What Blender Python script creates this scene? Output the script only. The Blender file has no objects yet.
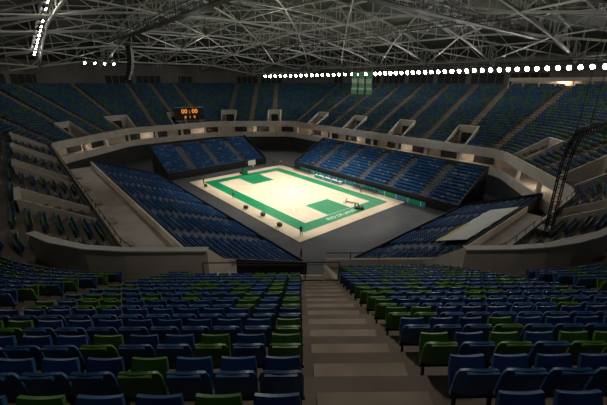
import bpy, bmesh, math, random
import numpy as np
from mathutils import Vector, Matrix
random.seed(11)
S=bpy.context.scene
try:
    S.view_settings.view_transform='Standard'; S.view_settings.look='None'
except Exception: pass

# ------------------------------------------------------------ materials
def mat(name,col,rough=.7,metal=0,noise=0,nscale=3,col2=None,emit=0,bump=0):
    m=bpy.data.materials.new(name); m.use_nodes=True
    nt=m.node_tree; b=nt.nodes['Principled BSDF']
    b.inputs['Base Color'].default_value=(*col,1)
    b.inputs['Roughness'].default_value=rough
    b.inputs['Metallic'].default_value=metal
    if col2 is not None or noise:
        tc=nt.nodes.new('ShaderNodeTexCoord'); n=nt.nodes.new('ShaderNodeTexNoise')
        n.inputs['Scale'].default_value=nscale; n.inputs['Detail'].default_value=4
        r=nt.nodes.new('ShaderNodeMix'); r.data_type='RGBA'
        nt.links.new(tc.outputs['Object'],n.inputs['Vector'])
        mr=nt.nodes.new('ShaderNodeMapRange'); mr.inputs['From Min'].default_value=.35; mr.inputs['From Max'].default_value=.65
        nt.links.new(n.outputs['Fac'],mr.inputs['Value']); nt.links.new(mr.outputs['Result'],r.inputs['Factor'])
        c2=col2 or tuple(c*(1-noise) for c in col)
        r.inputs['A'].default_value=(*col,1); r.inputs['B'].default_value=(*c2,1)
        nt.links.new(r.outputs['Result'],b.inputs['Base Color'])
        if bump:
            bp=nt.nodes.new('ShaderNodeBump'); bp.inputs['Strength'].default_value=bump
            nt.links.new(n.outputs['Fac'],bp.inputs['Height']); nt.links.new(bp.outputs['Normal'],b.inputs['Normal'])
    if emit:
        b.inputs['Emission Color'].default_value=(*col,1); b.inputs['Emission Strength'].default_value=emit
    return m
M_conc=mat('tier_concrete',(.205,.170,.140),.85,noise=.35,nscale=.8,bump=.1)
M_step=mat('aisle_step_concrete',(.36,.295,.235),.85,noise=.3,nscale=1.5)
M_beige=mat('fascia_beige',(.66,.60,.53),.7,noise=.15,nscale=.6)
M_deck=mat('concourse_deck_concrete',(.42,.37,.32),.8,noise=.2,nscale=.5)
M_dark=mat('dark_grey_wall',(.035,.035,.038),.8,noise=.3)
M_floor=mat('dark_event_floor',(.048,.049,.053),.6,noise=.25,nscale=.5)
M_black=mat('black_metal',(.012,.012,.013),.5)
M_steel=mat('white_painted_steel',(.52,.53,.50),.5)
M_roof=mat('roof_deck',(.068,.078,.072),.7,noise=.3,nscale=.3)
M_wall=mat('upper_wall_panel',(.20,.195,.175),.8,noise=.25,nscale=.2)
M_stand=mat('temporary_stand_deck',(.14,.15,.17),.6,noise=.3)
M_standst=mat('stand_aisle_deck',(.14,.145,.155),.6,noise=.3)
M_green=mat('court_green',(.0,.22,.075),.35,noise=.08,nscale=.4)
M_line=mat('court_line_white',(.8,.8,.78),.4)
M_lamp=mat('lamp_glow',(1,.95,.86),.4,emit=60)
M_white=mat('white_plastic',(.7,.7,.68),.5)
M_orange=mat('led_orange',(1,.33,.05),.4,emit=.9)
M_rim=mat('rim_orange',(.8,.2,.03),.4)
M_glass=mat('backboard_glass',(.5,.55,.55),.1)
M_net=mat('net_white',(.8,.8,.8),.8)
def wood():
    m=bpy.data.materials.new('maple_court'); m.use_nodes=True; nt=m.node_tree; b=nt.nodes['Principled BSDF']
    tc=nt.nodes.new('ShaderNodeTexCoord'); br=nt.nodes.new('ShaderNodeTexBrick')
    br.inputs['Color1'].default_value=(.70,.57,.40,1); br.inputs['Color2'].default_value=(.645,.515,.355,1)
    br.inputs['Mortar'].default_value=(.54,.42,.28,1); br.inputs['Scale'].default_value=1
    br.inputs['Brick Width'].default_value=2.4; br.inputs['Row Height'].default_value=1.2; br.inputs['Mortar Size'].default_value=.01
    nt.links.new(tc.outputs['Object'],br.inputs['Vector']); nt.links.new(br.outputs['Color'],b.inputs['Base Color'])
    b.inputs['Roughness'].default_value=.4
    return m
M_wood=wood()
def seatmat():
    m=bpy.data.materials.new('seat_plastic'); m.use_nodes=True; nt=m.node_tree; b=nt.nodes['Principled BSDF']
    a=nt.nodes.new('ShaderNodeAttribute'); a.attribute_type='INSTANCER'; a.attribute_name='seatcol'
    nt.links.new(a.outputs['Color'],b.inputs['Base Color']); b.inputs['Roughness'].default_value=.42
    return m
M_seat=seatmat()

# ------------------------------------------------------------ mesh builder
class MB:
    def __init__(s): s.v=[]; s.f=[]; s.m=[]; s.mats=[]
    def mi(s,m):
        if m not in s.mats: s.mats.append(m)
        return s.mats.index(m)
    def face(s,pts,m):
        b=len(s.v); s.v+= [tuple(p) for p in pts]; s.f.append(tuple(range(b,b+len(pts)))); s.m.append(s.mi(m))
    def box8(s,p,m):
        b=len(s.v); s.v+=[tuple(q) for q in p]; k=s.mi(m)
        for f in ((0,3,2,1),(4,5,6,7),(0,1,5,4),(1,2,6,5),(2,3,7,6),(3,0,4,7)):
            s.f.append(tuple(b+i for i in f)); s.m.append(k)
    def box(s,x0,y0,z0,x1,y1,z1,m):
        s.box8([(x0,y0,z0),(x1,y0,z0),(x1,y1,z0),(x0,y1,z0),(x0,y0,z1),(x1,y0,z1),(x1,y1,z1),(x0,y1,z1)],m)
    def beam(s,a,b,w,m,h=None):
        a=Vector(a); b=Vector(b); d=(b-a)
        if d.length<1e-4: return
        d.normalize(); up=Vector((0,0,1)) if abs(d.z)<.95 else Vector((1,0,0))
        r=d.cross(up).normalized()*w/2; u=r.cross(d).normalized()*(h or w)/2
        s.box8([a-r-u,a+r-u,a+r+u,a-r+u,b-r-u,b+r-u,b+r+u,b-r+u],m)
    def cyl(s,a,b,r0,r1,m,n=10):
        a=Vector(a); b=Vector(b); d=(b-a).normalized(); up=Vector((0,0,1)) if abs(d.z)<.95 else Vector((1,0,0))
        x=d.cross(up).normalized(); y=d.cross(x); base=len(s.v); k=s.mi(m)
        for c,r in ((a,r0),(b,r1)):
            for i in range(n):
                t=2*math.pi*i/n; s.v.append(tuple(c+x*math.cos(t)*r+y*math.sin(t)*r))
        for i in range(n):
            j=(i+1)%n; s.f.append((base+i,base+j,base+n+j,base+n+i)); s.m.append(k)
        s.f.append(tuple(base+i for i in range(n))[::-1]); s.m.append(k)
        s.f.append(tuple(base+n+i for i in range(n))); s.m.append(k)
    def obj(s,name,parent=None,bevel=0,smooth=False,recalc=True):
        me=bpy.data.meshes.new(name); me.from_pydata(s.v,[],s.f)
        for m in s.mats: me.materials.append(m)
        me.polygons.foreach_set('material_index',s.m)
        if recalc:
            bm=bmesh.new(); bm.from_mesh(me); bmesh.ops.recalc_face_normals(bm,faces=bm.faces); bm.to_mesh(me); bm.free()
        if smooth: me.polygons.foreach_set('use_smooth',[True]*len(me.polygons))
        me.update()
        o=bpy.data.objects.new(name,me); S.collection.objects.link(o)
        if parent: o.parent=parent
        if bevel:
            bv=o.modifiers.new('bevel','BEVEL'); bv.width=bevel; bv.segments=2
        return o
def empty(name,loc=(0,0,0)):
    e=bpy.data.objects.new(name,None); e.location=loc; S.collection.objects.link(e); return e

# ------------------------------------------------------------ bowl path (rounded octagon, counter clockwise)
octv=[(26,-33.5),(42,-14.2),(42,9.5),(27,28.5),(-35,28.5),(-50,10),(-50,-15),(-35,-33.5)]
MX,MY,HX,HY,HC=-4.,-2.5,70.,55.,67.
pts=[]
for i,v in enumerate(octv):
    p=Vector(octv[i-1]); q=Vector(v); r=Vector(octv[(i+1)%8])
    a=q+(p-q).normalized()*3.4; b=q+(r-q).normalized()*3.4
    for k in range(9):
        t=k/8; pts.append(a*(1-t)**2+q*2*t*(1-t)+b*t*t)
P=np.array([tuple(p) for p in pts]); Pc=np.vstack([P,P[:1]])
cum=np.concatenate([[0],np.cumsum(np.linalg.norm(np.diff(Pc,axis=0),axis=1))]); PER=cum[-1]
def base(s):
    s=np.mod(s,PER); return np.stack([np.interp(s,cum,Pc[:,0]),np.interp(s,cum,Pc[:,1])],-1)
def pos(s,o):
    s=np.asarray(s,float); d=base(s+.6)-base(s-.6); d/=np.linalg.norm(d,axis=-1,keepdims=True)
    n=np.stack([d[...,1],-d[...,0]],-1); return base(s)+n*np.asarray(o)[...,None] if np.ndim(o) else base(s)+n*o
def nrm(s):
    d=base(s+.6)-base(s-.6); d/=np.linalg.norm(d); return np.array([d[1],-d[0]])
Z0,RUN,RISE,NR=8.0,.83,.42,27
VOMO=6
tgt=np.array([33.78,-23.83]); sa=min(np.arange(0,PER,.02),key=lambda s:np.linalg.norm(base(s)-tgt))
AW=.80
# gateway opening in the tier at the foot of the near aisle
G0,G1,GR=sa-5.3,sa+.95,8
SS=np.array(sorted(list(np.arange(0,PER,PER/270))+[G0%PER,G1%PER]))
SM=np.array([ (SS[i]+(SS[(i+1)%len(SS)]+(PER if i==len(SS)-1 else 0)))/2 for i in range(len(SS))])
def sd(s,c): return (s-c+PER/2)%PER-PER/2
def ingap(s,pad=0): return G0-sa-pad<sd(s,sa)<G1-sa+pad
voms=[]   # (s, halfwidth)
voms.append((sa-9.4,3.4)); voms.append((sa+11.0,3.0))
rest0=sa+11.0; rest1=sa-9.4+PER; n=int(round((rest1-rest0)/14.2))
for k in range(1,n): voms.append((rest0+(rest1-rest0)*k/n,1.6))
voms=[((s)%PER,h) for s,h in voms]
vs=sorted(s for s,h in voms)
aisles=[]
for i,s in enumerate(vs):
    s2=vs[(i+1)%len(vs)]+(PER if i==len(vs)-1 else 0)
    near=s<=sa<=s2 or s<=sa+PER<=s2
    if not near and i and not (vs[i-1]<=sa<=s): aisles.append(s)
    if near:
        am=sa if s<=sa<=s2 else sa+PER
        aisles+= [am-8.0,am,am+8.4]
    else: aisles.append((s+s2)/2)
aisles=sorted(a%PER for a in aisles)
def invom(s,pad=0,big=False):
    for v,h in voms:
        if abs(sd(s,v))<h+pad and (h>2 or not big): return True
    return False

def sweep(mb,prof,m,closed=True,skip=None):
    ss=SS; n=len(ss); k=len(prof); b=len(mb.v); mi=mb.mi(m)
    rows=[pos(ss,o) for o,z in prof]
    for i in range(n):
        for j in range(k): mb.v.append((rows[j][i][0],rows[j][i][1],prof[j][1]))
    for i in range(n):
        i2=(i+1)%n
        for j in range(k if closed else k-1):
            j2=(j+1)%k
            if skip and skip(SM[i],j): continue
            mb.f.append((b+i*k+j,b+i2*k+j,b+i2*k+j2,b+i*k+j2)); mb.m.append(mi)

# upper tier steps
prof=[(0.0,Z0)]
for k in range(NR):
    prof.append(((k+1)*RUN,Z0+k*RISE))
    prof.append(((k+1)*RUN,Z0+(k+1)*RISE))
prof.append((NR*RUN+1.6,Z0+NR*RISE))
mb=MB(); sweep(mb,prof,M_conc,closed=False,skip=lambda s,j:(j<2*VOMO and invom(s)) or (j<2*GR and ingap(s)))
for a in aisles:
    nv=nrm(a); tv=np.array([-nv[1],nv[0]]); c0=base(a)
    for k in range(NR):
        if k<VOMO and invom(a): continue
        if k<GR and ingap(a): continue
        o1=(k+1)*RUN; o0=o1-RUN*.5; z0=Z0+k*RISE; w=.66
        q=[c0+nv*o0-tv*w,c0+nv*o0+tv*w,c0+nv*o1+tv*w,c0+nv*o1-tv*w]
        mb.box8([(x,y,z0-.02) for x,y in q]+[(x,y,z0+RISE/2) for x,y in q],M_step)
mb.obj('upper_tier_stand',recalc=False)
# gateway walls + rails
mb=MB()
gs=np.linspace(G0,G1,9); zb=Z0-.88; zt=Z0+GR*RISE
for i in range(8):
    for (o0,o1,z0,z1,m) in ((GR*RUN,GR*RUN+.12,zb,zt,M_beige),(-.3,-.08,Z0-1.1,Z0-.75,M_beige),(GR*RUN,GR*RUN+.04,zt+.92,zt+.96,M_black),(-.2,-.16,zb+.96,zb+1.0,M_black)):
        q=[pos(gs[i],o0),pos(gs[i+1],o0),pos(gs[i+1],o1),pos(gs[i],o1)]
        mb.box8([(x,y,z0) for x,y in q]+[(x,y,z1) for x,y in q],m)
for s in np.linspace(G0,G1,5):
    x,y=pos(s,GR*RUN+.03); mb.beam((x,y,zt),(x,y,zt+.95),.04,M_black)
    x,y=pos(s,-.17); mb.beam((x,y,zb),(x,y,zb+1.0),.04,M_black)
for s,t in ((G0,.15),(G1,-.15)):
    for k in range(GR):
        q=[pos(s,k*RUN),pos(s+t,k*RUN),pos(s+t,(k+1)*RUN),pos(s,(k+1)*RUN)]
        mb.box8([(x,y,zb) for x,y in q]+[(x,y,Z0+k*RISE+.2) for x,y in q],M_beige)
mb.obj('tier_gateway')
# vomitories
for v,h in voms:
    mb=MB(); D=VOMO*RUN; hw=h+.5; NS=6 if h>2 else 2
    def W(l,o,z): q=pos(v+l,o); return (q[0],q[1],z)
    def bx(l0,l1,o0,o1,z0,z1,m,ns=1):
        for i in range(ns):
            a=l0+(l1-l0)*i/ns; b=l0+(l1-l0)*(i+1)/ns
            mb.box8([W(a,o0,z0),W(b,o0,z0),W(b,o1,z0),W(a,o1,z0),W(a,o0,z1),W(b,o0,z1),W(b,o1,z1),W(a,o1,z1)],m)
    bx(-hw,hw,.05,D+.3,Z0-.12,Z0+.02,M_conc,NS)
    zt=Z0+VOMO*RISE+(1.6 if h>2 else 1.0)
    bx(-hw,hw,D,D+.2,Z0,zt,M_beige,NS)
    for sg in (-1,1):
        l0,l1=sorted((sg*hw,sg*(hw-.2)))
        mb.box8([W(l0,.3,Z0),W(l1,.3,Z0),W(l1,D,Z0),W(l0,D,Z0),W(l0,.3,Z0+.6),W(l1,.3,Z0+.6),W(l1,D,zt),W(l0,D,zt)],M_beige)
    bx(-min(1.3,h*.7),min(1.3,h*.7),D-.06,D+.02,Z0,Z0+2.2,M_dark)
    bx(-hw,hw,D-.12,D+.32,zt,zt+.06,M_white,NS)
    mb.obj('vomitory')

# ring: fascia, concourse
mb=MB()
sweep(mb,[(-.3,Z0-1.1),(-.3,Z0+.55),(-.08,Z0+.55),(-.08,Z0-.9),(6,Z0-.9),(6,Z0-1.1)],M_beige,skip=lambda s,j:ingap(s) and j<3)
mb.obj('tier_fascia')
mb=MB()
sweep(mb,[(-.5,3.8),(-.5,5.3),(-.3,5.3),(-.3,4.2),(6,4.2),(6,3.8)],M_beige)
mb.obj('concourse_balcony')
mb=MB()
sweep(mb,[(6,4.2),(6,Z0-1)],M_beige,closed=False)
for s in np.arange(0,PER,7.3):
    nv=nrm(s); tv=np.array([-nv[1],nv[0]]); c=base(s)
    def q(l,o,z): p=c+nv*o+tv*l; return (p[0],p[1],z)
    mb.box8([q(-2,5.8,4.2),q(2,5.8,4.2),q(2,5.95,4.2),q(-2,5.95,4.2),q(-2,5.8,6.7),q(2,5.8,6.7),q(2,5.95,6.7),q(-2,5.95,6.7)],M_dark)
    mb.box8([q(2.5,.1,4.2),q(3,.1,4.2),q(3,.6,4.2),q(2.5,.6,4.2),q(2.5,.1,Z0-1),q(3,.1,Z0-1),q(3,.6,Z0-1),q(2.5,.6,Z0-1)],M_beige)
mb.obj('concourse_wall')
mb=MB(); sweep(mb,[(-.42,0),(-.42,3.85)],M_dark,closed=False); mb.obj('wall_bowl_base')
mb=MB(); sweep(mb,[(-.2,Z0+1.0),(-.2,Z0+1.05),(-.15,Z0+1.05),(-.15,Z0+1.0)],M_black,skip=lambda s,j:ingap(s))
for s in np.arange(0,PER,2.0):
    if ingap(s): continue
    x,y=pos(s,-.17); mb.beam((x,y,Z0+.5),(x,y,Z0+1.02),.05,M_black)
mb.obj('tier_railing')
# concourse decks joining the tops of the lower stands to the balcony, with low beige kerbs and stairs
mb=MB()
mb.box(-24,-32.95,4.75,24.5,-28.15,5.0,M_deck)
mb.box(-24,-28.4,5.0,24.5,-28.2,5.9,M_beige)
for x in np.arange(-22,24,8): mb.box(x,-32.95,0,x+.4,-32.5,4.75,M_dark)
for x in (-16,-8,0,8,16):
    for k in range(3): mb.box(x-1,-31.5+k*.0-.35*k,5.0,x+1,-31.15-.35*k,5.15+.15*k,M_step)
mb.obj('concourse_deck')
mb=MB(); mb.box(37.45,-11.5,4.55,41.45,8.5,4.8,M_deck); mb.box(37.45,-11.5,4.8,37.6,8.5,5.6,M_beige)
for y in np.arange(-10,8,6): mb.box(41,y,0,41.4,y+.4,4.55,M_dark)
mb.obj('concourse_deck')
# outer wall
OW=NR*RUN+1.6; ZT=Z0+NR*RISE
mb=MB(); sweep(mb,[(OW,0),(OW,ZT+7)],M_wall,closed=False)
for s in np.arange(0,PER,9.0):
    nv=nrm(s); tv=np.array([-nv[1],nv[0]]); c=base(s)
    def q(l,o,z): p=c+nv*o+tv*l*1.4; return (p[0],p[1],z)
    for l in (-2.8,-1.4,0,1.4): 
        mb.box8([q(l,OW-.12,ZT+.3),q(l+1.2,OW-.12,ZT+.3),q(l+1.2,OW-.02,ZT+.3),q(l,OW-.02,ZT+.3),q(l,OW-.12,ZT+2.6),q(l+1.2,OW-.12,ZT+2.6),q(l+1.2,OW-.02,ZT+2.6),q(l,OW-.02,ZT+2.6)],M_dark)
mb.obj('wall_outer')
mb=MB()
mb.box(18,49.8,16.8,36,50,18.0,M_beige); mb.box(18,49.8,20.2,36,50,20.8,M_beige); mb.box(18,51.6,16.8,36,51.8,20.8,M_beige); mb.box(18,49.8,20.8,36,51.8,20.95,M_beige)
for x in np.arange(18,36.1,3): mb.box(x-.1,49.8,18,x+.1,50,20.2,M_beige)
mb.obj('commentary_booth')

# ------------------------------------------------------------ seat
def seat_mesh():
    mb=MB()
    def shell(fn,nu,nv,th):
        g=[[Vector(fn(-1+2*i/nu,j/nv)) for i in range(nu+1)] for j in range(nv+1)]
        N=[[None]*(nu+1) for _ in range(nv+1)]
        for j in range(nv+1):
            for i in range(nu+1):
                du=g[j][min(i+1,nu)]-g[j][max(i-1,0)]; dv=g[min(j+1,nv)][i]-g[max(j-1,0)][i]
                N[j][i]=du.cross(dv).normalized()*th
        b=len(mb.v)
        for L in (0,1):
            for j in range(nv+1):
                for i in range(nu+1): mb.v.append(tuple(g[j][i]+N[j][i]*(L-.5)))
        idx=lambda L,j,i:b+L*(nu+1)*(nv+1)+j*(nu+1)+i
        k=mb.mi(M_seat)
        for j in range(nv):
            for i in range(nu):
                mb.f.append((idx(0,j,i),idx(0,j,i+1),idx(0,j+1,i+1),idx(0,j+1,i))); mb.m.append(k)
                mb.f.append((idx(1,j,i),idx(1,j+1,i),idx(1,j+1,i+1),idx(1,j,i+1))); mb.m.append(k)
        rim=[(0,i) for i in range(nu)]+[(j,nu) for j in range(nv)]+[(nv,i) for i in range(nu,0,-1)]+[(j,0) for j in range(nv,0,-1)]
        for a,(j,i) in enumerate(rim):
            j2,i2=rim[(a+1)%len(rim)]
            mb.f.append((idx(0,j,i),idx(1,j,i),idx(1,j2,i2),idx(0,j2,i2))); mb.m.append(k)
    def back(u,v):
        w=.232*(1-.12*max(0,(v-.7)/.3)**2)
        z=.40+.43*v-.045*max(0,v-.6)/.4*abs(u)**3
        return (w*u, .05-.08*v+.055*u*u*(.6+.4*v), z)
    shell(back,10,7,.035)
    def pan(u,v):   # tip-up seat pan, folded
        w=.215*(1-.12*v*v)
        return (w*u, .12+.16*v+.03*math.sin(v*3.1), .40+.33*v-.02*(1-u*u))
    shell(pan,6,4,.04)
    mb.beam((-.17,-.055,.80),(.17,-.055,.80),.035,M_seat)
    for x in (-.2,.2): mb.beam((x,.05,.40),(x,-.02,.02),.035,M_black)
    mb.beam((-.25,.06,.38),(.25,.06,.38),.05,M_black)
    return mb
stadium_seat=seat_mesh().obj('stadium_seat',smooth=False)
BLUE=(.020,.080,.225); BLUE2=(.030,.105,.265); GREEN=(.07,.185,.035); GREY=(.14,.22,.32)
CB=(.013,.105,.29)
def instanced(name,pts,rots,cols):
    me=bpy.data.meshes.new(name); me.from_pydata(pts,[],[])
    a=me.attributes.new('rot','FLOAT_VECTOR','POINT'); a.data.foreach_set('vector',np.array(rots,'f').ravel())
    c=me.attributes.new('seatcol','FLOAT_VECTOR','POINT'); c.data.foreach_set('vector',np.array(cols,'f').ravel())
    o=bpy.data.objects.new(name,me); S.collection.objects.link(o)
    ng=bpy.data.node_groups.new(name,'GeometryNodeTree')
    ng.interface.new_socket('Geometry',in_out='INPUT',socket_type='NodeSocketGeometry')
    ng.interface.new_socket('Geometry',in_out='OUTPUT',socket_type='NodeSocketGeometry')
    gi=ng.nodes.new('NodeGroupInput'); go=ng.nodes.new('NodeGroupOutput')
    ip=ng.nodes.new('GeometryNodeInstanceOnPoints'); oi=ng.nodes.new('GeometryNodeObjectInfo')
    oi.inputs['Object'].default_value=stadium_seat; oi.inputs['As Instance'].default_value=True
    na=ng.nodes.new('GeometryNodeInputNamedAttribute'); na.data_type='FLOAT_VECTOR'; na.inputs['Name'].default_value='rot'
    e2r=ng.nodes.new('FunctionNodeEulerToRotation')
    L=ng.links.new
    L(gi.outputs[0],ip.inputs['Points']); L(oi.outputs['Geometry'],ip.inputs['Instance'])
    L(na.outputs['Attribute'],e2r.inputs[0]); L(e2r.outputs[0],ip.inputs['Rotation']); L(ip.outputs[0],go.inputs[0])
    md=o.modifiers.new('seats','NODES'); md.node_group=ng
    return o
pp=[];rr=[];cc=[]
na_=len(aisles)
for i,a in enumerate(aisles):
    b=aisles[(i+1)%na_]+(PER if i==na_-1 else 0)
    ss=np.linspace(a,b,60)
    near_a=abs(a-sa)<.01; near_b=abs((b%PER)-sa)<.01
    for k in range(NR):
        o=(k+.80)*RUN
        q=pos(ss,o); L=np.concatenate([[0],np.cumsum(np.linalg.norm(np.diff(q,axis=0),axis=1))])
        aw=AW if (near_a or near_b) else .69
        av=L[-1]-2*aw; n=int(av/.5)
        if n<1: continue
        slack=av-n*.5
        st=aw+(0 if near_a else slack if near_b else slack/2)
        for j in range(n):
            s=np.interp(st+(j+.5)*.5,L,ss)
            if k<VOMO and invom(s,.75): continue
            if k<VOMO+2 and invom(s,.9,big=True): continue
            if k<GR+1 and ingap(s,.35): continue
            if k<4 and -8<sd(s,sa)<8.2: continue
            x,y=pos(s,o); nv=nrm(s)
            pp.append((x,y,Z0+k*RISE)); rr.append((0,0,math.atan2(-nv[1],-nv[0])-math.pi/2))
            cc.append(GREEN if random.random()<.30 else random.choice((BLUE,BLUE2)))
instanced('upper_tier_seats',pp,rr,cc)
n_upper=len(pp)
# ------------------------------------------------------------ lower temporary stands
pp=[];rr=[];cc=[]
def stand(name,org,along,out,length,rows,run,rise,zf,aisle_at,wallm=M_dark):
    al=np.array(along,float); ou=np.array(out,float); og=np.array(org,float); mb=MB()
    def W(l,o,z): q=og+al*l+ou*o; return (q[0],q[1],z)
    def bx(l0,l1,o0,o1,z0,z1,m): mb.box8([W(l0,o0,z0),W(l1,o0,z0),W(l1,o1,z0),W(l0,o1,z0),W(l0,o0,z1),W(l1,o0,z1),W(l1,o1,z1),W(l0,o1,z1)],m)
    for k in range(rows):
        bx(0,length,k*run,(k+1)*run,0,zf+k*rise,M_stand)
        for a in aisle_at: bx(a-.55,a+.55,(k+.5)*run,(k+1)*run-.002,zf+k*rise-.01,zf+(k+.5)*rise,M_standst)
    bx(-.12,length+.12,-.12,0,0,zf+.75,M_black)
    bx(-.12,length+.12,rows*run,rows*run+.1,0,zf+rows*rise+.7,wallm)
    for l in (-.12,length):
        z1=zf+.8; z2=zf+rows*rise+.9
        mb.box8([W(l,0,0),W(l+.12,0,0),W(l+.12,rows*run,0),W(l,rows*run,0),W(l,0,z1),W(l+.12,0,z1),W(l+.12,rows*run,z2),W(l,rows*run,z2)],M_black)
    mb.obj(name)
    rot=math.atan2(-ou[1],-ou[0])-math.pi/2
    for k in range(rows):
        x=.3
        while x<length-.3:
            if all(abs(x-a)>.8 for a in aisle_at):
                q=og+al*x+ou*((k+.8)*run); pp.append((q[0],q[1],zf+k*rise)); rr.append((0,0,rot))
                cc.append(GREY if random.random()<.14 else CB)
            x+=.5
stand('lower_stand_long',(-24,-16.5),(1,0),(0,-1),48.5,14,.82,.33,.7,[8,16,24,32,40])
stand('lower_stand_long',(-14,13.2),(1,0),(0,1),41,12,.80,.40,.9,[6.5,13.5,20.5,27.5,34.5])
stand('lower_stand_short',(27.3,-13.5),(0,1),(1,0),28.5,12,.83,.36,.7,[7,14.2,21.5])
stand('lower_stand_short',(-22.5,-15),(0,1),(-1,0),25,12,.83,.38,.9,[6,12.5,19])
instanced('lower_tier_seats',pp,rr,cc)
x=pp[0]; stadium_seat.location=(x[0]-.0,x[1],x[2]); stadium_seat.hide_render=True
# ------------------------------------------------------------ floor and court
mb=MB(); mb.box(-80,-64,-.2,75,62,-.02,M_floor); mb.obj('floor')
mb=MB(); mb.box(-18.4,-12.2,-.02,18.4,12,.06,M_wood)
z=.064
def rect(x0,y0,x1,y1,m,z=z): mb.face([(x0,y0,z),(x1,y0,z),(x1,y1,z),(x0,y1,z)],m)
gx,gy=16.4,9.8
rect(-gx,-gy,gx,-7.5,M_green); rect(-gx,7.5,gx,gy,M_green); rect(-gx,-7.5,-14,7.5,M_green); rect(14,-7.5,gx,7.5,M_green)
for sg in (-1,1):
    a,b=sorted((sg*14,sg*8.2)); rect(a,-2.7,b,2.7,M_green)
zl=.068
def line(x0,y0,x1,y1,w=.08):
    d=Vector((x1-x0,y1-y0)).normalized(); n=Vector((-d.y,d.x))*w/2
    mb.face([(x0-n.x,y0-n.y,zl),(x1-n.x,y1-n.y,zl),(x1+n.x,y1+n.y,zl),(x0+n.x,y0+n.y,zl)],M_line)
def arc(cx,cy,r,a0,a1,n=28,w=.08):
    for i in range(n):
        t0=a0+(a1-a0)*i/n; t1=a0+(a1-a0)*(i+1)/n
        mb.face([(cx+(r-w)*math.cos(t0),cy+(r-w)*math.sin(t0),zl),(cx+r*math.cos(t0),cy+r*math.sin(t0),zl),(cx+r*math.cos(t1),cy+r*math.sin(t1),zl),(cx+(r-w)*math.cos(t1),cy+(r-w)*math.sin(t1),zl)],M_line)
for y in (-7.5,7.5): line(-14,y,14,y)
for x in (-14,0,14): line(x,-7.5,x,7.5)
arc(0,0,1.8,0,2*math.pi)
for sg in (-1,1):
    line(sg*14,-2.7,sg*8.2,-2.7); line(sg*14,2.7,sg*8.2,2.7); line(sg*8.2,-2.7,sg*8.2,2.7)
    arc(sg*8.2,0,1.8,math.pi/2,3*math.pi/2) if sg>0 else arc(sg*8.2,0,1.8,-math.pi/2,math.pi/2)
    line(sg*14,-6.6,sg*11,-6.6); line(sg*14,6.6,sg*11,6.6)
    c=sg*12.425
    if sg>0: arc(c,0,6.75,math.pi-1.36,math.pi+1.36)
    else: arc(c,0,6.75,-1.36,1.36)
court=mb.obj('basketball_court',recalc=False)
for body,loc,rot in (('RIO DE JANEIRO',(15.2,0,.067),math.pi/2),):
    cu=bpy.data.curves.new('lettering','FONT'); cu.body=body; cu.size=1.1; cu.align_x='CENTER'; cu.align_y='CENTER'; cu.materials.append(M_line)
    o=bpy.data.objects.new('lettering',cu); S.collection.objects.link(o); o.location=loc; o.rotation_euler=(0,0,rot); o.parent=court
# hoops
def hoop(sg,ox,oy,low):
    mb=MB()
    X=lambda x:sg*(x-16.6)
    def bx(x0,x1,y0,y1,z0,z1,m): a,b=sorted((X(x0),X(x1))); mb.box(a,y0,z0,b,y1,z1,m)
    bx(15.8,17.6,-.5,.5,.0,.43,M_black); bx(15.6,15.8,-.5,.5,.0,1.2 if low else 1.6,M_green)
    zz=1.75 if low else 0     # lowering of the boom when stowed
    xs=1.0 if low else 0
    mb.beam((X(16.6),0,.43),(X(15.3+xs),0,2.95-zz),.2,M_black); mb.beam((X(17.4),0,.43),(X(16.1+xs),0,2.3-zz*.8),.1,M_black)
    for y in (-.12,.12): mb.beam((X(15.3+xs),y,2.95-zz),(X(12.85+xs),y,3.2-zz),.09,M_black)
    mb.beam((X(15.5+xs),0,2.6-zz),(X(12.9+xs),0,2.95-zz),.07,M_black)
    z_=-zz-.06
    bx(12.78+xs,12.83+xs,-.9,.9,2.9+z_,3.95+z_,M_glass)
    for y0,y1,z0,z1 in ((-.9,.9,2.9,2.96),(-.9,.9,3.89,3.95),(-.9,-.84,2.9,3.95),(.84,.9,2.9,3.95),(-.3,.3,3.45,3.5),(-.3,-.25,3.05,3.5),(.25,.3,3.05,3.5)):
        bx(12.75+xs,12.86+xs,y0,y1,z0+z_,z1+z_,M_white)
    n=16
    for i in range(n):
        t0=2*math.pi*i/n; t1=2*math.pi*(i+1)/n; cx=12.35+xs
        mb.beam((X(cx+.225*math.cos(t0)),.225*math.sin(t0),3.05+z_),(X(cx+.225*math.cos(t1)),.225*math.sin(t1),3.05+z_),.03,M_rim)
        mb.beam((X(cx+.22*math.cos(t0)),.22*math.sin(t0),3.04+z_),(X(cx+.12*math.cos(t1)),.12*math.sin(t1),2.62+z_),.012,M_net)
    bx(12.57+xs,12.8+xs,-.08,.08,3.0+z_,3.1+z_,M_rim)
    o=mb.obj('basketball_hoop'); o.location=(ox,oy,.07); return o
hoop(-1,-16.6,0,False)
h=hoop(1,15.4,3.2,True); h.rotation_euler=(0,0,math.radians(35)); h.scale=(.8,.8,.8)
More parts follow.
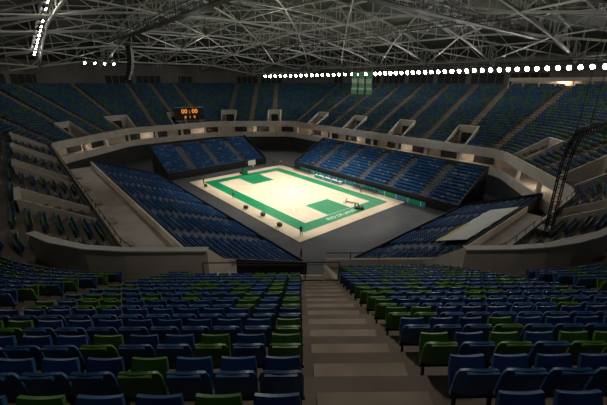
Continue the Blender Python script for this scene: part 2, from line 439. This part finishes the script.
# courtside
def board_mat():
    m=bpy.data.materials.new('led_board'); m.use_nodes=True; nt=m.node_tree; b=nt.nodes['Principled BSDF']
    tc=nt.nodes.new('ShaderNodeTexCoord'); br=nt.nodes.new('ShaderNodeTexBrick')
    br.inputs['Color1'].default_value=(.0,.20,.10,1); br.inputs['Color2'].default_value=(.03,.14,.22,1); br.inputs['Mortar'].default_value=(.6,.6,.6,1)
    br.inputs['Scale'].default_value=1; br.inputs['Brick Width'].default_value=2.5; br.inputs['Row Height'].default_value=5; br.inputs['Mortar Size'].default_value=.05
    nt.links.new(tc.outputs['Object'],br.inputs['Vector']); nt.links.new(br.outputs['Color'],b.inputs['Base Color'])
    nt.links.new(br.outputs['Color'],b.inputs['Emission Color']); b.inputs['Emission Strength'].default_value=.1
    return m
M_board=board_mat()
mb=MB()
for x in np.arange(-11,19.9,2.55):
    mb.box(x,12.3,.0,x+2.5,12.4,.85,M_board); mb.beam((x+.3,12.4,.8),(x+.3,12.8,0),.05,M_black); mb.beam((x+2.2,12.4,.8),(x+2.2,12.8,0),.05,M_black)
mb.obj('advertising_boards')
mb=MB(); mb.box(-4,10.6,.66,4,11.3,.72,M_white); mb.box(-4,10.58,.07,4,10.62,.7,M_board)
for x in (-3.9,0,3.9): mb.box(x-.05,11.2,.07,x+.05,11.28,.68,M_black)
for x in (-3,-1,1,3):
    mb.box(x-.2,10.85,.72,x+.2,10.9,1.0,M_black)
mb.obj('scorers_table')
def chair(name,x,y,n):
    mb=MB()
    for i in range(n):
        cx=x+i*.62
        mb.box(cx-.22,y-.22,.48,cx+.22,y+.22,.53,M_black); mb.box(cx-.22,y+.18,.6,cx+.22,y+.22,.95,M_black)
        for a in (-.2,.2):
            for b in (-.2,.2): mb.beam((cx+a,y+b,.07),(cx+a,y+b,.95 if b>0 else .5),.03,M_black)
    return mb.obj(name)
chair('team_bench',-12,11.2,10); chair('team_bench',7,11.2,10)
for x,y,r in ((-13,-11,0),(3,-11.2,.3),(7.5,-10.8,.1),(12.5,-11.2,.2)):
    mb=MB(); mb.box(-.35,-.22,.1,.35,.22,.55,M_black); mb.box(-.36,-.23,.5,.36,.23,.53,M_steel)
    for a in (-.28,.28):
        for b in (-.16,.16): mb.cyl((a,b-.02,.055),(a,b+.02,.055),.05,.05,M_steel,8)
    o=mb.obj('equipment_case'); o.location=(x,y,.065); o.rotation_euler=(0,0,r)
# ------------------------------------------------------------ people
def person_mat(i,shirt,pants):
    m=bpy.data.materials.new('clothed_body'); m.use_nodes=True; nt=m.node_tree; b=nt.nodes['Principled BSDF']
    tc=nt.nodes.new('ShaderNodeTexCoord'); sp=nt.nodes.new('ShaderNodeSeparateXYZ'); cr=nt.nodes.new('ShaderNodeValToRGB')
    mr=nt.nodes.new('ShaderNodeMapRange'); mr.inputs['From Max'].default_value=1.8
    nt.links.new(tc.outputs['Object'],sp.inputs[0]); nt.links.new(sp.outputs['Z'],mr.inputs['Value']); nt.links.new(mr.outputs['Result'],cr.inputs['Fac'])
    cr.color_ramp.interpolation='CONSTANT'; e=cr.color_ramp.elements
    e[0].position=0; e[0].color=(.02,.02,.02,1); e[1].position=.045; e[1].color=(*pants,1)
    for p,c in ((.53,shirt),(.83,(.42,.25,.17)),(.945,(.03,.02,.015))):
        k=e.new(p); k.color=(*c,1)
    nt.links.new(cr.outputs['Color'],b.inputs['Base Color']); return m
def person(x,y,z,rot,shirt=(.03,.03,.035),pants=(.02,.02,.03),arm=0):
    V=[(0,0,.95),(0,0,1.15),(0,.01,1.35),(0,0,1.47),(0,.01,1.54),(0,.02,1.63),(0,.02,1.73)]
    R=[.14,.13,.15,.08,.055,.085,.075]
    E=[(0,1),(1,2),(2,3),(3,4),(4,5),(5,6)]
    def add(v,r,p): V.append(v); R.append(r); E.append((p,len(V)-1)); return len(V)-1
    for sg in (-1,1):
        h=add((sg*.10,0,.90),.105,0); k=add((sg*.12,.02+.05*sg,.50),.065,h); a=add((sg*.13,-.02+.08*sg,.09),.042,k); add((sg*.15,.12+.08*sg,.04),.035,a)
        s=add((sg*.19,0,1.42),.06,2); e=add((sg*.25,-.02,1.14),.045,s)
        w=add((sg*.25,.12+arm*.12,.92+arm*.25),.032,e); hd=add((sg*.245,.16+arm*.16,.86+arm*.26),.028,w)
    me=bpy.data.meshes.new('person'); me.from_pydata(V,E,[]); o=bpy.data.objects.new('person',me); S.collection.objects.link(o)
    sk=o.modifiers.new('skin','SKIN'); 
    for i,d in enumerate(me.skin_vertices[0].data): d.radius=(R[i],R[i]*.85); d.use_root=(i==0)
    sb=o.modifiers.new('sub','SUBSURF'); sb.levels=1; sb.render_levels=1
    me.materials.append(person_mat(0,shirt,pants)); o.location=(x,y,z); o.rotation_euler=(0,0,rot)
    return o
person(17.2,-11,.065,.5); person(-15,-10.5,.065,-.4,(.02,.06,.03)); person(-3,-10.2,.065,1.2,(.25,.25,.25),arm=1)
person(-19.5,10.5,-.02,2,(.3,.05,.03)); person(-17.2,11.2,.065,3.6,(.3,.3,.3)); person(22,-15,-.02,2.2); person(10,10,.065,3,(.04,.1,.25),arm=1)
# ------------------------------------------------------------ roof
def rt(x,y):
    ax,ay=abs(x-MX),abs(y-MY); return max(ax/HX,ay/HY,(.763*ax+.646*ay)/HC)
def roofz(x,y): return 25.5+9.5*(1-min(rt(x,y),1.08)**2)
def inside(x,y): return rt(x,y)<.985
mb=MB(); nr=10
ring=[]; cen=np.array([MX,MY])
for j in range(nr+1):
    t=j/nr
    q=cen+(pos(SS[::4],OW)-cen)*t*1.03; ring.append([(x,y,roofz(x,y)) for x,y in q])
for j in range(nr):
    n=len(ring[j])
    for i in range(n):
        i2=(i+1)%n
        if j==0: mb.face([ring[0][i],ring[1][i],ring[1][i2]],M_roof)
        else: mb.face([ring[j][i],ring[j+1][i],ring[j+1][i2],ring[j][i2]],M_roof)
mb.obj('ceiling',recalc=False)
mb=MB()
def truss(ptlist,depth,cw,ww):
    prev=None
    for i,(x,y) in enumerate(ptlist):
        if not inside(x,y): prev=None; continue
        zt=roofz(x,y)-.4; zb=zt-depth
        if prev:
            px,py,pt,pb=prev
            mb.beam((px,py,pt),(x,y,zt),cw,M_steel); mb.beam((px,py,pb),(x,y,zb),cw,M_steel)
            if i%2: mb.beam((px,py,pb),(x,y,zt),ww,M_steel)
            else: mb.beam((px,py,pt),(x,y,zb),ww,M_steel)
        mb.beam((x,y,zb),(x,y,zt),ww,M_steel)
        prev=(x,y,zt,zb)
for x in np.arange(-60,61,15): truss([(x,y) for y in np.arange(-56,57,4)],3.2,.30,.14)
for y in np.arange(-45,46,15): truss([(x,y) for x in np.arange(-74,71,4)],3.2,.30,.14)
for x in np.arange(-72,67,9): 
    for y in np.arange(-56,56,4):
        if inside(x,y) and inside(x,y+4): mb.beam((x,y,roofz(x,y)-.3),(x,y+4,roofz(x,y+4)-.3),.15,M_steel)
for x in np.arange(-75,60,15):
    for y in np.arange(-45,45,15):
        for (a,b,c,d) in ((x,y,x+15,y+15),(x+15,y,x,y+15)):
            if inside(a,b) and inside(c,d): mb.beam((a,b,roofz(a,b)-3.6),(c,d,roofz(c,d)-3.6),.20,M_steel)
mb.obj('roof_trusses',recalc=False)
# catwalks
def catwalk(name,a,b,lamps,side=None,lampsize=.5):
    a=Vector(a); b=Vector(b); mb=MB(); d=(b-a).normalized(); n=Vector((-d.y,d.x,0)); L=(b-a).length
    mb.beam(a,b,1.1,M_black,.12)
    for sg in (-.55,.55):
        for h in (.6,1.1): mb.beam(a+n*sg+Vector((0,0,h)),b+n*sg+Vector((0,0,h)),.07,M_black)
        t=0
        while t<=L:
            p=a+d*t+n*sg; mb.beam(p,p+Vector((0,0,1.1)),.06,M_black); t+=2
    t=0
    while t<=L:
        p=a+d*t; zr=roofz(p.x,p.y)
        if zr>p.z+1: mb.beam(p+n*.5,(p.x+n.x*.5,p.y+n.y*.5,zr-.2),.07,M_steel); mb.beam(p-n*.5,(p.x-n.x*.5,p.y-n.y*.5,zr-.2),.07,M_steel)
        t+=8
    for k in range(lamps):
        p=a+d*(L*(k+.5)/lamps)+Vector((0,0,-.55)); toC=Vector((-p.x*.6,-p.y,-p.z)).normalized()
        mb.beam(p+Vector((0,0,.5)),p,.08,M_black)
        mb.cyl(p-toC*.35,p+toC*.1,lampsize*.3,lampsize*.52,M_black,10); mb.cyl(p+toC*.1,p+toC*.16,lampsize*.5,lampsize*.5,M_lamp,10)
    return mb.obj(name)
catwalk('catwalk',(-58,-17.6,28.2),(48,-17.6,28.2),0)
catwalk('catwalk',(-58,17.6,28.2),(48,17.6,28.2),0)
catwalk('catwalk',(26,-40,27.2),(26,40,27.2),0)
catwalk('lighting_catwalk',(-49,28,22.4),(-25,43,22.8),16,lampsize=.75)
catwalk('lighting_catwalk',(-24,43,22.8),(38,43,23.2),36,lampsize=.85)
catwalk('lighting_catwalk',(-57,-22,25.2),(-57,-13,25.2),4,lampsize=.6)
catwalk('lighting_catwalk',(-4,-31,30.8),(-55,-31,26.4),14,lampsize=.4)
# ------------------------------------------------------------ scoreboard, banners, speakers, boom, tarp
sb=empty('scoreboard',(-52,3,11.0)); sb.rotation_euler=(0,0,math.radians(-12))
mb=MB(); mb.box(-.3,-4.3,-2,.25,4.3,2,M_black); mb.box(.25,-4.3,-2,.32,4.3,-1.85,M_steel); mb.box(.25,-4.3,1.85,.32,4.3,2,M_steel)
for y in (-3,3): mb.beam((0,y,-2),(0,y,-2.6),.2,M_steel)
mb.obj('cabinet',sb)
def text(body,size,loc,parent,m):
    cu=bpy.data.curves.new('led_digits','FONT'); cu.body=body; cu.size=size; cu.align_x='CENTER'; cu.align_y='CENTER'; cu.extrude=.02; cu.offset=.02
    cu.materials.append(m); o=bpy.data.objects.new('led_digits',cu); S.collection.objects.link(o); o.parent=parent; o.location=loc
    o.rotation_euler=(math.pi/2,0,math.pi/2); return o
text('00 : 00',1.7,(.3,0,.75),sb,M_orange); text('0   1   0',1.0,(.3,0,-.9),sb,M_orange)
M_bg=mat('banner_green',(.15,.45,.28),.8); M_bw=mat('banner_white',(.6,.68,.62),.8)
for i,x in enumerate((-1.9,0.1,2.1)):
    mb=MB(); nz=10
    for k in range(nz):
        z0=22-4.4*k/nz; z1=22-4.4*(k+1)/nz; f=lambda z:.08*math.sin(z*2+i)
        mb.face([(x-.75,20+f(z0),z0),(x+.75,20+f(z0)+.05,z0),(x+.75,20+f(z1)+.05,z1),(x-.75,20+f(z1),z1)],M_bw if 2<k<5 or k==7 else M_bg)
    mb.beam((x-.8,20,22),(x+.8,20,22),.08,M_steel)
    for a in (-.7,.7): mb.beam((x+a,20,22),(x+a,20,roofz(x,20)-1),.03,M_steel)
    mb.obj('hanging_banner',recalc=False)
def line_array(x,y,ztop,n,rot):
    mb=MB(); mb.box(-.7,-.5,0,.7,.5,.15,M_black)
    for k in range(n):
        a=.02*k*k*.35; y0=.35*math.sin(a)*k*.35; z=-.42*k-.05
        mb.box8([(-.65,-.35+y0,z-.36),(.65,-.35+y0,z-.36),(.55,.35+y0,z-.36),(-.55,.35+y0,z-.36),(-.65,-.35+y0,z),(.65,-.35+y0,z),(.55,.35+y0,z),(-.55,.35+y0,z)],M_black)
    for a in (-.5,.5): mb.beam((a,0,.1),(a,0,roofz(x,y)-ztop-1),.04,M_black)
    o=mb.obj('speaker_line_array'); o.location=(x,y,ztop); o.rotation_euler=(0,0,rot)
line_array(-13,-21.2,25.4,12,2.6)
# curved lattice boom standing on the balcony edge
mb=MB(); ctrl=[(-6.4,8.6),(-6.8,11),(-7.1,13.6),(-6.7,15.3),(-5,16.3),(-2,16.4),(2.5,16.2),(7,15.4)]
def cr(t):
    n=len(ctrl)-1; f=t*n; i=min(int(f),n-1); u=f-i
    p=[np.array(ctrl[max(0,min(n,i+k))]) for k in (-1,0,1,2)]
    return .5*((2*p[1])+(-p[0]+p[2])*u+(2*p[0]-5*p[1]+4*p[2]-p[3])*u*u+(-p[0]+3*p[1]-3*p[2]+p[3])*u**3)
N=26; prev=None
for i in range(N+1):
    c=cr(i/N); d=cr(min(1,i/N+.01))-cr(max(0,i/N-.01)); d/=np.linalg.norm(d); n=np.array([-d[1],d[0]])*.32
    q=[(43+a,c[0]+s*n[0],c[1]+s*n[1]) for s in (-1,1) for a in (-.2,.2)]
    if prev:
        for a,b in zip(prev,q): mb.beam(a,b,.075,M_black)
        mb.beam(prev[0],q[2],.04,M_black)
    mb.beam(q[0],q[2],.04,M_black); mb.beam(q[1],q[3],.04,M_black); mb.beam(q[0],q[1],.04,M_black); mb.beam(q[2],q[3],.04,M_black)
    prev=q
mb.box(42.3,-7.2,8.55,43.7,-5.6,8.9,M_black)
for t in (.45,.7,.95):
    c=cr(t); mb.beam((43,c[0],c[1]),(43,c[0],roofz(43,c[0])-1),.04,M_black)
mb.obj('camera_crane')
# tarp
M_tarp=mat('tarp',(.60,.60,.57),.7,noise=.1); M_yel=mat('tarp_yellow',(.45,.38,.06),.6)
mb=MB(); nx,ny=6,24
def tp(i,j):
    x=33.6+3.2*i/nx+.0; y=-6+14*j/ny
    k=(x-27.3)/.83; return (x,y,.7+.36*k+.66+.05*math.sin(j*1.3)*math.cos(i*2))
for i in range(nx):
    for j in range(ny): mb.face([tp(i,j),tp(i+1,j),tp(i+1,j+1),tp(i,j+1)],M_yel if (i==0 and j<12) else M_tarp)
mb.obj('seat_cover_tarp',recalc=False,smooth=True)
# ------------------------------------------------------------ lights
def light(name,kind,loc,e,col=(1,.93,.82),**k):
    l=bpy.data.lights.new(name,kind); l.energy=e; l.color=col
    for a,b in k.items(): setattr(l,a,b)
    o=bpy.data.objects.new(name,l); S.collection.objects.link(o); o.location=loc; return o
for x in (-20,-7,7,20):
    for y in (-17,17):
        o=light('court_spotlight','SPOT',(x,y,27.4),15500,col=(1,.95,.85),spot_size=math.radians(50),spot_blend=.4,shadow_soft_size=.4)
        t=Vector((x*.55,-y*.12,0))-Vector(o.location); o.rotation_euler=t.to_track_quat('-Z','Y').to_euler()
for x,y in ((-16,-17),(12,-17),(-10,17),(14,17)):
    o=light('stand_fill_spot','SPOT',(x,y,27),3900,col=(.95,.98,1),spot_size=math.radians(104),spot_blend=.5,shadow_soft_size=.5)  # added spill that brightens the lower stands, not a modelled fixture
    t=Vector((x*1.05,y*.7,0))-Vector(o.location); o.rotation_euler=t.to_track_quat('-Z','Y').to_euler()
for x,y,e in ((-48,-30,110),(-15,-34,160),(18,-36,320),(42,-30,700),(-45,30,220),(-15,30,220),(15,30,220),(42,26,280)):
    light('fill_light','POINT',(x,y,22.5),e,col=(1,.90,.76),shadow_soft_size=.4)  # added ambient fill over the tiers, in place of bounced court light
for x in (-34,-3,28): light('fill_light','POINT',(x,0,25.5),950,col=(1,.98,.89),shadow_soft_size=.5)  # added fill under the trusses to lift the roof and stands
light('booth_light','POINT',(28,50.8,20.4),180,col=(1,.75,.5),shadow_soft_size=.1)
for s in np.arange(3,PER,16):
    x,y=pos(s,3); light('concourse_light','POINT',(x,y,6.4),120,col=(1,.86,.69),shadow_soft_size=.15)
w=bpy.data.worlds.new('world'); w.use_nodes=True; S.world=w
w.node_tree.nodes['Background'].inputs[0].default_value=(.02,.022,.025,1); w.node_tree.nodes['Background'].inputs[1].default_value=.5
# ------------------------------------------------------------ camera
cam=bpy.data.cameras.new('camera'); co=bpy.data.objects.new('camera',cam); S.collection.objects.link(co)
cam.sensor_width=36; cam.lens=330*36/607; cam.clip_end=500; cam.clip_start=.05
co.location=(48.7,-37.3,20.05)
yaw=2.438;p=.35
fw=Vector((math.cos(yaw)*math.cos(p),math.sin(yaw)*math.cos(p),-math.sin(p)))
co.rotation_euler=fw.to_track_quat('-Z','Y').to_euler()
S.camera=co
print('seats',n_upper,len(pp),'PER',PER)
